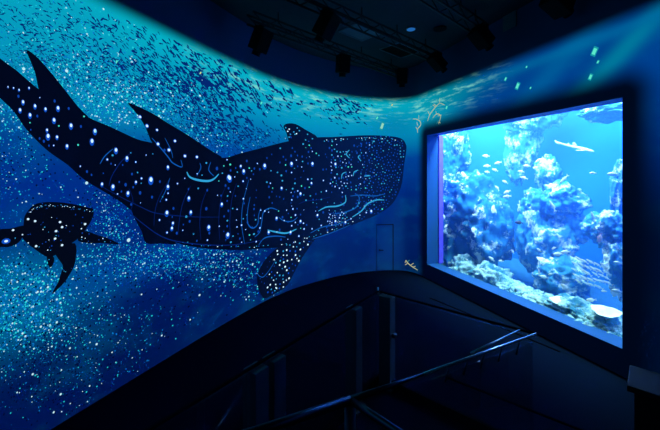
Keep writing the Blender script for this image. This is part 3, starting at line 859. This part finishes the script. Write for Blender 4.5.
for nm, pts in parts2.items():
    bm = bmesh.new(); add_poly(bm, pts, OFF + (0.001 if nm == 'body' else 0), 0, 4); bmesh.ops.triangulate(bm, faces=bm.faces[:])
    lo = np.min(pts, axis=0); hi = np.max(pts, axis=0)
    n_ = {'body': 60, 'pectoral_fin': 12, 'pectoral_fin.': 26, 'tail': 10, 'pelvic_fin': 2}[nm]
    for i in range(n_):
        px, py = rnd.uniform(lo[0], hi[0]), rnd.uniform(lo[1], hi[1])
        if inside(px, py, pts): add_dot(bm, px, py, rnd.uniform(.35, .8), rnd.uniform(.35, .7), OFF + .005, rnd.choice((1, 4, 3, 3)), 6)
    if nm == 'body':
        for i in range(45):
            x = rnd.uniform(28, 92); add_dot(bm, x, np.interp(x, [28, 33, 46, 66, 92], [212, 207, 204, 205, 211]) + rnd.uniform(0, 2), .45, .4, OFF + .005, rnd.choice((1, 4, 3)), 6)
        for px, py in ((59, 222), (61, 227), (55, 231), (54, 238.5), (61, 245), (35, 246), (34, 221), (27, 219), (84, 224)): add_dot(bm, px, py, 1.3, 1.1, OFF + .006, 1, 8)
    if nm == 'pectoral_fin':
        add_dot(bm, 5, 241, 4.5, 2.8, OFF + .005, 2, 12); add_dot(bm, 5, 241, 2, 1.2, OFF + .007, 1, 10); add_dot(bm, 12, 230, 1.3, 1, OFF + .006, 1)
    curved(bm)
    place(obj(nm.strip('.'), bm, SK2), root2)

# ---------------------------------------------------------------- shoal of fish silhouettes: the largest one by one, the rest together
def fish_flat(bm, s, z, off, L, ang, mi=0):
    ca, sa = math.cos(ang), math.sin(ang)
    for poly in ([(-.5, 0), (-.3, .12), (0, .15), (.25, .05), (.5, .16), (.42, 0), (.5, -.15), (.25, -.05), (0, -.14), (-.3, -.12)],):
        vs = [bm.verts.new((s + (x * ca - y_ * sa) * L, off, z + (x * sa + y_ * ca) * L)) for x, y_ in poly]
        f = bm.faces.new(vs); f.material_index = mi
def dens(px, py, blobs):
    return min(1.0, sum(a * math.exp(-((px - x) / w) ** 2 - ((py - y_) / h) ** 2) for x, y_, w, h, a in blobs))
shoal = [(30, 62, 40, 16, .8), (70, 80, 45, 18, 1.0), (110, 88, 45, 20, 1.0), (160, 105, 45, 20, 1.0), (205, 130, 35, 18, 1.0), (250, 140, 25, 14, 0.9), (30, 30, 60, 25, .35), (130, 50, 60, 25, 0.32), (190, 78, 40, 22, 0.4), (225, 85, 30, 25, .25), (345, 108, 18, 14, 0.5), (270, 95, 40, 20, .16)]
cand = []
while len(cand) < 3600:
    px, py = rnd.uniform(-60, 380), rnd.uniform(-10, 165)
    s, z = wall_sz(px, py)
    if z > ZTOP - 0.1 or rnd.random() > dens(px, py, shoal): continue
    if inside(px, py, body_px): continue
    ridge = np.interp(px, [0, 60, 120, 150, 220, 290], [62, 85, 105, 118, 155, 142])   # small fish crowd over the back, big ones swim above
    lp = rnd.choice((4.0, 5.0, 6.0, 7.5)) * float(np.clip(0.5 + (ridge - py) / 70.0, 0.5, 1.15))
    s2, _ = wall_sz(px + 1, py)
    cand.append((lp * (s2 - s) * 0.75, s, z, px, py))
cand.sort(reverse=True)
bm = bmesh.new(); fish_flat(bm, 0, 0, 0, 1.0, 0.0)
ME_sil = to_mesh(bm, 'fish_silhouette', M_pupil)
def swim_angle(px, py): return math.radians(-24 if px > 120 else -12) + rnd.gauss(0, .35 if px > 120 else .7)
seen = [c for c in cand if 0 < c[3] < 370 and c[4] > 2]
single = seen[:290]; chosen = set(id(c) for c in single)
for L, s, z, px, py in single:
    o = link('fish_silhouette', ME_sil)
    o.location = WP(s, z, 0.009)
    t_ = WP(s + .01, z) - WP(s - .01, z)
    o.rotation_mode = 'XYZ'
    o.rotation_euler = (0, -swim_angle(px, py), math.atan2(t_.y, t_.x)); o.scale = (L, L, L)
    o.rotation_mode = 'QUATERNION'
    q = Matrix.Rotation(math.atan2(t_.y, t_.x), 3, 'Z') @ Matrix.Rotation(-swim_angle(px, py), 3, 'Y')
    o.rotation_quaternion = q.to_quaternion()
    tag(o, 'navy fish silhouette in the projected shoal over the big whale shark', 'fish picture', 'larger fish of the projected shoal')
bm = bmesh.new(); s_, z_ = wall_sz(207, 83)
for poly in ([(-.5, .05), (-.2, .16), (.1, .10), (.3, .05), (.52, .2), (.42, 0), (.5, -.16), (.28, -.04), (.1, -.12), (.02, -.3), (-.1, -.12), (-.35, -.1)],):
    bm.faces.new([bm.verts.new((s_ + (x + .25 * y_) * .62, .0095, z_ + (y_ - .1 * x) * .42)) for x, y_ in poly])
cut_on_grid(bm); curved(bm)
tag(obj('big_fish_silhouette', bm, M_pupil), 'biggest navy fish silhouette near the upper picture edge, right of the shoal', 'fish picture')
bm = bmesh.new()
for c in cand:
    if id(c) in chosen: continue
    L, s, z, px, py = c
    fish_flat(bm, s, z, 0.007, L * .9, swim_angle(px, py))
k = 0
low = [(20, 330, 60, 45, .8), (70, 370, 60, 35, .5), (30, 280, 50, 25, .5), (130, 290, 60, 25, .4), (110, 210, 25, 15, .4), (10, 165, 40, 22, .5), (90, 190, 20, 12, .5), (20, 120, 20, 15, .4), (190, 270, 40, 15, .4), (40, 400, 40, 20, .5)]
while k < 1000:
    px, py = rnd.uniform(-60, 300), rnd.uniform(110, 428)
    if rnd.random() > dens(px, py, low): continue
    s, z = wall_sz(px, py)
    if z < ZFLOOR + .05: continue
    k += 1
    add_dot(bm, px, py, rnd.uniform(.5, 1.2), rnd.uniform(.5, 1.3), 0.007, 1, 7, rnd.uniform(0, 3))
curved(bm)
tag(obj('small_fish_shoal', bm, [M_pupil, glow('shoal_deep_navy', (1, 12, 62))]), 'countless smaller navy fish specks of the projected shoal on the left wall', 'fish picture', kind='stuff')

# drifting sparkles
bm = bmesh.new()
sparks = [(20, 305, 45, 35, 1.6), (110, 104, 70, 18, 2.6), (70, 75, 50, 22, 1.2), (160, 260, 75, 15, 1.6), (110, 225, 25, 22, .9), (40, 190, 60, 40, .15), (200, 140, 22, 14, .7), (20, 110, 25, 25, .6), (110, 320, 70, 28, .16), (235, 270, 30, 18, .55), (60, 370, 80, 40, .16), (0, 130, 30, 40, .35), (60, 30, 90, 30, .14), (255, 290, 25, 12, .35), (230, 140, 30, 12, .35)]
k = 0
while k < 8800:
    px, py = rnd.uniform(-70, 300), rnd.uniform(0, 425)
    if rnd.random() > dens(px, py, sparks): continue
    s, z = wall_sz(px, py)
    if z < ZFLOOR + .03 or z > ZTOP - .12: continue
    k += 1
    t = rnd.random(); r = (0.46 if px < 70 and 260 < py < 350 else (0.4 if py < 140 else 0.33)) * (1 + rnd.random() ** 3 * 1.7)
    add_dot(bm, px, py, r, r, 0.011, 0 if t < .12 else (1 if t < .45 else 2), 6)
for px, py, r in ((128, 240, 1.8), (66, 71, 1.6), (23, 69, 1.6), (86, 183, 1.5), (199, 295, 1.0), (60, 394, 1.1), (53, 412, 1), (32, 374, 1.1), (96, 344, 1.1)): add_dot(bm, px, py, r, r, 0.0125, 0, 10)
curved(bm)
M_sp_w = glow('sparkle_white', (190, 240, 250)); M_sp_c = glow('sparkle_cyan', (34, 205, 215)); M_sp_b = glow('sparkle_blue', (10, 120, 200))
tag(obj('sparkles', bm, [M_sp_w, M_sp_c, M_sp_b]), 'countless white and cyan sparkles of the picture scattered over the left wall', 'sparkles', kind='stuff')
# faint specks round the door and on the dark wall beyond the window
bm = bmesh.new()
for i in range(26): add_dot(bm, rnd.uniform(335, 415), rnd.uniform(225, 265), .35, .35, .012, 0, 5)
curved(bm)
tag(obj('sparkles', bm, [glow('speck_dim', (10, 60, 140))]), 'dim specks of the picture around the door in the back wall', 'sparkles', kind='stuff')
bm = bmesh.new()
for i in range(22): add_dot(bm, rnd.gauss(647, 5), rnd.gauss(345, 18), .5, .5, .012, 0, 5)  # reflections on the wall, drawn as glowing dots
curved(bm)
tag(obj('sparkles', bm, [glow('speck_reflection', (14, 40, 100))]), 'dim blue specks of reflected light on the dark wall right of the aquarium window', 'sparkles', kind='stuff')

# light flakes
M_flake = glow('flake_mint', (90, 235, 205)); M_flake2 = glow('flake_rim', (20, 150, 165)); M_flakey = glow('flake_yellow', (225, 225, 130))
def flake(px, py, w, h, label, m=M_flake):
    bm = bmesh.new()
    def q(k, off, mi):
        pts = [(px - w * k, py + h * k * .55), (px - w * .05 * k, py - h * k * .8), (px + w * k, py - h * .55 * k), (px + w * .05 * k, py + h * k * .8)]
        vs = [];
        for p in pts:
            s, z = wall_sz(*p); vs.append(bm.verts.new((s, off, z)))
        f = bm.faces.new(vs); f.material_index = mi
    q(1.0, .010, 1); q(.65, .013, 0)
    cut_on_grid(bm); curved(bm)
    tag(obj('light_flake', bm, [m, M_flake2]), label, 'light flake')
flake(595, 51.5, 4.4, 7, 'largest mint light flake projected high above the right of the window')
flake(598.5, 62, 2.0, 2.6, 'tiny mint light flake between two larger ones above the window')
flake(591, 77, 3.0, 4.8, 'mint light flake just above the right end of the window')
flake(518, 86, 3.0, 5.4, 'mint light flake above the middle of the window, biggest of that group')
flake(506, 79, 1.8, 3.0, 'small mint light flake left of the middle group above the window')
flake(527, 67, 1.4, 1.8, 'tiny mint light flake uppermost in the middle group above the window')
flake(531, 88, 1.4, 1.8, 'tiny mint light flake right of the middle group above the window')
flake(447, 107.5, 1.6, 3.0, 'mint light flake beside the spindly leafy creatures')
flake(382, 126, 3.0, 6.0, 'pale upright light flake just above the snout of the big whale shark', glow('flake_pale', (150, 215, 190)))
flake(377, 118, 1.8, 2.8, 'small pale light flake up and left of the upright one by the snout')
flake(116, 62, 1.8, 2.8, 'mint light flake in the shoal above the dorsal fin')
flake(261, 103, 1.7, 2.6, 'small mint light flake left above the front fin of the big shark')
flake(200, 73, 1.6, 2.0, 'yellow light flake at the upper edge of the shoal', M_flakey)
flake(392, 105, 1.4, 1.8, 'yellow light flake near the far corner of the wall', M_flakey)

# spindly leafy creatures
M_gold = glow('leafy_gold', (185, 190, 140)); M_gold2 = glow('leafy_teal', (60, 150, 150))
def leafy(label, trunk, branches, w=1.2):
    bm = bmesh.new(); add_line(bm, trunk, w, .011, 0)
    for i, b_ in enumerate(branches): add_line(bm, b_, w * .65, .010, 1 if i % 3 == 2 else 0)
    cut_on_grid(bm); curved(bm)
    tag(obj('leafy_seadragon', bm, [M_gold, M_gold2]), label, 'sea creature picture')
leafy('spindly cream leafy creature, slanting, upper of those left of the window', [(428, 121), (430, 115), (435, 108), (440, 103)],
      [[(440, 103), (440, 98)], [(440, 103), (445, 105)], [(440, 103), (437, 100)], [(430, 115), (428, 111)], [(436, 107), (433, 105)], [(432, 113), (434, 117), (432, 120)], [(437, 106), (434, 104)]])
leafy('small leafy creature just right below the slanting cream one', [(433, 118), (437, 114), (441, 116), (439, 124)], [[(437, 114), (436, 111)], [(438, 116), (442, 115)], [(439, 120), (437, 124)], [(438.5, 122), (441, 123)]], 1.0)
leafy('curled cream leafy creature at the wall corner near the shark snout', [(416, 119), (420, 121), (421, 125), (418, 129), (418, 133)], [[(416, 119), (413, 119)], [(419, 119), (419, 115)], [(420, 120), (424, 119)], [(417, 122), (418, 126)], [(418, 130), (416, 127)]])
leafy('tiny yellow and teal leafy creature low by the window, right of the door', [(406, 260), (408, 263), (413, 267), (418, 270)], [[(408, 263), (405, 265)], [(411, 265), (414, 263)], [(407, 262), (410, 260)], [(413, 267), (416, 266)], [(406, 260), (405, 263)]], 1.1)

# ---------------------------------------------------------------- ceiling: trusses, projectors, fittings
ZTR = 2.86
def truss(p, q, label, group=None):
    p, q = Vector(p), Vector(q); d = (q - p); L = d.length; d.normalize()
    side = Vector((-d.y, d.x, 0)); w, h = 0.10, 0.17
    root = empty('lighting_truss', p, label, 'truss', group)
    ch = [(side * w, Vector((0, 0, h / 2))), (side * -w, Vector((0, 0, h / 2))), (side * w, Vector((0, 0, -h / 2))), (side * -w, Vector((0, 0, -h / 2)))]
    for a, b_ in ch:
        bm = bmesh.new(); add_cyl(bm, a + b_, a + b_ + d * L, 0.022, seg=8); obj('chord', bm, M_truss, root)
    n = int(L / 0.26)
    for k in range(n):
        for sgn in (1, -1):
            bm = bmesh.new()
            z0, z1 = (-h / 2, h / 2) if k % 2 else (h / 2, -h / 2)
            add_cyl(bm, side * w * sgn + d * (L * k / n) + Vector((0, 0, z0)), side * w * sgn + d * (L * (k + 1) / n) + Vector((0, 0, z1)), 0.011, seg=6)
            obj('brace', bm, M_truss, root)
    n2 = 4
    for k in range(n2):
        bm = bmesh.new(); c = d * (L * (k + .5) / n2); zc = ZCEIL - (p.z - H)
        add_cyl(bm, c + Vector((0, 0, h / 2)), c + Vector((0, 0, zc)), 0.012, seg=6); obj('hanger', bm, M_truss, root)
    return root
def tr_pt(px, py, z=ZTR):
    y = F * z / (HY - py); return Vector(((px - CX) / F * y, y, z + H))
t1a, t1b = tr_pt(250, 18), tr_pt(404, 75)
t2a, t2b = tr_pt(290, -8), tr_pt(438, 58)
t3a, t3b = tr_pt(415, -14), tr_pt(482, 30)
t4a, t4b = tr_pt(480, -45), tr_pt(556, -8)
truss(t1a, t1b, 'long black lattice truss nearest the curved wall, farthest back on the ceiling')
truss(t2a, t2b, 'long black lattice truss across the middle of the ceiling')
truss(t3a, t3b, 'black lattice truss at top right, ending at the right wall')
truss(t4a, t4b, 'black lattice truss nearest the viewer, mostly above the frame')

def projector(px, py, z, size, yaw, pitch, truss_z, label):
    c = tr_pt(px, py, z)
    root = empty('projector', c, label, 'projector', rz=yaw)
    R = Matrix.Rotation(pitch, 3, 'Y')
    L, W, Hh = size
    bm = bmesh.new(); add_box(bm, (0, 0, 0), (L, W, Hh), R, 0.02)
    for k in range(5): add_box(bm, R @ Vector((-L * .3 + k * L * .12, W / 2 + .003, 0)), (L * .05, .01, Hh * .55), R)
    obj('body', bm, M_black, root)
    bm = bmesh.new(); add_cyl(bm, R @ Vector((L / 2, 0, 0)), R @ Vector((L / 2 + .08, 0, 0)), Hh * .34, Hh * .30, 20); le = obj('lens', bm, M_black, root)
    bm = bmesh.new(); add_cyl(bm, R @ Vector((L / 2 + .07, 0, 0)), R @ Vector((L / 2 + .085, 0, 0)), Hh * .35, Hh * .35, 20); obj('lens_ring', bm, M_black, le)
    bm = bmesh.new(); top = truss_z - z
    for s_ in (-1, 1): add_box(bm, (0, s_ * (W / 2 + .02), Hh * .25), (.04, .012, Hh * .9))
    add_box(bm, (0, 0, Hh * .7), (.05, W + .06, .014))
    obj('yoke', bm, M_black, root)
    bm = bmesh.new(); add_cyl(bm, (0, 0, Hh * .7), (0, 0, top), .018, seg=8); add_box(bm, (0, 0, top), (.07, .07, .06)); obj('clamp', bm, M_black, root)
    return root
big_s = (.42, .30, .24)
projector(261, 40, 2.52, big_s, math.radians(150), math.radians(62), ZTR - .1, 'black box projector hanging at the left end of the far truss')
projector(327, 25, 2.50, big_s, math.radians(150), math.radians(55), ZTR - .1, 'bulky black projector under the middle truss, top centre')
projector(343, 64, 2.56, (.40, .28, .24), math.radians(110), math.radians(80), ZTR - .1, 'black projector hanging upright from the far truss at centre')
projector(402, 76, 2.64, (.40, .28, .24), math.radians(80), math.radians(75), ZTR - .1, 'black projector at the far corner end of the far truss')
projector(437, 62, 2.62, (.40, .26, .22), math.radians(20), math.radians(40), ZTR - .1, 'black projector where the middle truss meets the right wall')
projector(481, 37, 2.62, (.40, .28, .24), math.radians(20), math.radians(40), ZTR - .1, 'black projector below the end of the top right truss')
projector(557, 3, 2.64, (.40, .28, .24), math.radians(20), math.radians(25), ZTR - .1, 'black projector cut off by the top edge above the right wall')

def ceil_at(px, py):
    y = F * ZCEIL / (HY - py); return Vector(((px - CX) / F * y, y, ZCEIL + H))
c = ceil_at(411, 28)
dl = empty('downlight', c, 'small round blue-glowing downlight in the dark ceiling', 'ceiling light')
bm = bmesh.new(); add_cyl(bm, (0, 0, -.03), (0, 0, -.001), .11, .10, 28); obj('housing', bm, M_panel, dl)
bm = bmesh.new(); add_cyl(bm, (0, 0, -.036), (0, 0, -.0305), .09, .09, 28); obj('diffuser', bm, glow('downlight_glow', (30, 95, 165)), dl)
def ceil_panel(px, py, w, l, m, name, label, cat):
    c = ceil_at(px, py); root = empty(name, c, label, cat, rz=math.radians(43))
    bm = bmesh.new()
    for s_ in (-1, 1):
        add_box(bm, (s_ * w / 2, 0, -.012), (.03, l, .024)); add_box(bm, (0, s_ * l / 2, -.012), (w, .03, .024))
    obj('frame', bm, M_panel, root)
    bm = bmesh.new()
    add_box(bm, (0, 0, -.006), (w, l, .010)); obj('panel', bm, m, root)
ceil_panel(360, 32, .75, .55, M_panel, 'ceiling_hatch', 'pale square hatch in the ceiling between the two long trusses', 'ceiling panel')
ceil_panel(400, 50, .9, .6, M_black, 'ceiling_vent', 'dark vent in the ceiling between the trusses near the far corner', 'vent')
bm = bmesh.new(); c = ceil_at(440, 28); add_cyl(bm, c + Vector((0, 0, -.03)), c + Vector((0, 0, -.001)), .14, .13, 24)
tag(obj('ceiling_speaker', bm, M_black), 'small dark round fitting in the ceiling right of the blue downlight', 'ceiling fitting')
s, z = wall_sz(510, 20)
bm = bmesh.new(); wall_patch(bm, s - .16, s + .16, z - .18, z + .18, .02)
r_ = bmesh.ops.extrude_face_region(bm, geom=bm.faces[:])
for e in r_['geom']:
    if isinstance(e, bmesh.types.BMVert): e.co -= Vector((WP(s, z, .018) - WP(s, z, 0)))
tag(obj('wall_panel', bm, M_panel), 'small pale square panel high on the right wall above the picture', 'wall panel')

# ---------------------------------------------------------------- glass balustrade round the stair and its handrails
ZR = -1.60
def rail_at(px, py, z=ZR):
    y = F * z / (HY - py); return Vector(((px - CX) / F * y, y, z + H))
PC, PE, PJ, PD = rail_at(378, 291), rail_at(536, 334), rail_at(350, 400), rail_at(240, 374.5)
PL = rail_at(255, 432); PN = rail_at(398, 432)
ex = (PD - PC).normalized(); PD2 = PC + ex * 4.2
ey = (PE - PC).normalized()
bal = empty('glass_balustrade', (PC.x, PC.y, 0), 'dark glass balustrade with square black posts in the middle of the hall floor', 'balustrade')
def bpart(name, bm, m, smooth=False):
    o = obj(name, bm, m, bal, smooth); o.matrix_parent_inverse = Matrix.Translation(-bal.location); return o
def post(p, w=0.15, extra=0.0):
    bm = bmesh.new(); rot = Matrix.Rotation(math.atan2(ex.y, ex.x), 3, 'Z')
    add_box(bm, (p.x, p.y, (p.z - 0.02 + extra) / 2), (w, w, p.z - 0.02 + extra), rot, 0.006)
    po = bpart('post', bm, M_post)
    bm = bmesh.new(); add_box(bm, (p.x, p.y, 0.012), (w + .07, w + .07, .024), rot); obj('base_plate', bm, M_post, po)
PP = []
for px in (387,):
    p = rail_at(px, 291 + (px - 378) * .272) - ex * .0; PP.append(p); post(p, .165)
for px in (354, 274, 256):
    p = rail_at(px, 291 + (378 - px) * .607); PP.append(p); post(p)
def glassp(p, q, m=M_railglass):
    bm = bmesh.new(); d = (q - p); rot = Matrix.Rotation(math.atan2(d.y, d.x), 3, 'Z'); hgt = p.z - .13
    add_box(bm, ((p.x + q.x) / 2, (p.y + q.y) / 2, .10 + hgt / 2), (d.length, .014, hgt), rot)
    bpart('glass_panel', bm, m)
def between(p, q, g0=.1, g1=.1):
    d = (q - p).normalized(); return p + d * g0, q - d * g1
glassp(*between(PP[0], PE, .11, .03)); glassp(*between(PC, PP[1], .06, .10)); glassp(*between(PP[1], PP[2])); glassp(*between(PP[3], PD2))
for p, q in ((PC, PE), (PC, PD2)):
    bm = bmesh.new(); d = q - p; rot = Matrix.Rotation(math.atan2(d.y, d.x), 3, 'Z')
    add_box(bm, (p + q) / 2, (d.length, .024, .018), rot); bpart('top_rail', bm, M_dull)
    bm = bmesh.new(); add_box(bm, ((p.x + q.x) / 2, (p.y + q.y) / 2, .055), (d.length, .05, .11), rot); bpart('base_rail', bm, M_dull)
bm = bmesh.new(); cp = PC; add_cyl(bm, cp + Vector((0, 0, -.06)), cp + Vector((0, 0, .05)), .012, seg=14); bpart('corner_pin', bm, M_steel, True)
for p, dr in ((PP[0], ey), (PP[1], -ex), (PP[2], -ex), (PP[3], -ex)):
    for zz in (.72,):
        c = p + dr * .115; bm = bmesh.new(); nrm = Vector((-dr.y, dr.x, 0))
        add_cyl(bm, Vector((c.x, c.y, zz)) - nrm * .03, Vector((c.x, c.y, zz)) + nrm * .03, .028, seg=16); bpart('glass_clamp', bm, M_rail)

hr = empty('handrail', (PJ.x, PJ.y, 0), 'long steel handrail with a bright edge running across the foreground toward the window', 'handrail')
def hpart(name, bm, m, smooth=False):
    o = obj(name, bm, m, hr, smooth); o.matrix_parent_inverse = Matrix.Translation(-hr.location); return o
bm = bmesh.new(); add_tube(bm, [PL + (PL - PJ) * .6, PL, PJ], .032); hpart('rail', bm, M_rail, True)
bm = bmesh.new(); add_tube(bm, [PJ, PJ.lerp(PE, .17), PJ.lerp(PE, .32)], [.026, .017, .010]); hpart('rail', bm, M_rail, True)
bm = bmesh.new(); add_tube(bm, [PJ.lerp(PE, .315), PJ.lerp(PE, .7), PE], .012); hpart('bright_rail', bm, M_steel, True)['label'] = 'thin bright steel length of rail'
hs = Vector((-.10, .10, 0))
bm = bmesh.new(); add_tube(bm, [PJ.lerp(PE, .60) + hs * .35, PE + hs], .008); hpart('bright_rail', bm, M_steel, True)
bm = bmesh.new(); add_tube(bm, [PJ, PJ.lerp(PN, .5), PN, PN + (PN - PJ) * .6], .026); hpart('rail', bm, M_rail, True)
bm = bmesh.new(); add_cyl(bm, (PJ.x, PJ.y, 0), (PJ.x, PJ.y, PJ.z - .02), .04, seg=12); po = hpart('baluster', bm, M_post, True)
bm = bmesh.new(); add_cyl(bm, (PJ.x, PJ.y, 0), (PJ.x, PJ.y, .012), .07, seg=16); obj('base_plate', bm, M_post, po)
for k in (.45, .55, .65, .76, .88):
    p = PJ.lerp(PE, k); bm = bmesh.new(); add_cyl(bm, p, p + Vector((-.05, -.03, -.13)), .007, seg=8); hpart('bracket', bm, M_rail, True)
gp, gq = PJ.lerp(PE, .05) + Vector((-.03, -.02, 0)), PJ.lerp(PE, .99) + Vector((-.03, -.02, 0))
bm = bmesh.new(); d = gq - gp; add_box(bm, ((gp.x + gq.x) / 2, (gp.y + gq.y) / 2, (gp.z - .06) / 2), (d.length, .014, gp.z - .07), Matrix.Rotation(math.atan2(d.y, d.x), 3, 'Z')); hpart('glass_panel', bm, M_railglass)
p = PJ.lerp(PL, 1.3); bm = bmesh.new(); add_cyl(bm, (p.x, p.y, 0), (p.x, p.y, p.z - .02), .03, seg=12); hpart('baluster', bm, M_post, True)
p = PJ.lerp(PN, 1.3); bm = bmesh.new(); add_cyl(bm, (p.x, p.y, 0), (p.x, p.y, p.z - .02), .03, seg=12); hpart('baluster', bm, M_post, True)

# ---------------------------------------------------------------- plinth at the right
za = -1.75
p = rail_at(631, 386, za); q = rail_at(633, 366, za)
pl = empty('plinth', (p.x, p.y, 0), 'black plinth with a flat top in the bottom right corner', 'plinth', rz=math.atan2(q.y - p.y, q.x - p.x) - math.pi / 2)
w_, l_ = 1.3, (q - p).length
bm = bmesh.new(); add_box(bm, (w_ / 2 + .02, l_ / 2, (za + H - .05) / 2), (w_, l_ - .03, za + H - .05)); obj('body', bm, M_plinth, pl)
bm = bmesh.new(); add_box(bm, (w_ / 2, l_ / 2, za + H - .025), (w_ + .05, l_ + .02, .05), None, .008); obj('top_slab', bm, M_plinth, pl)
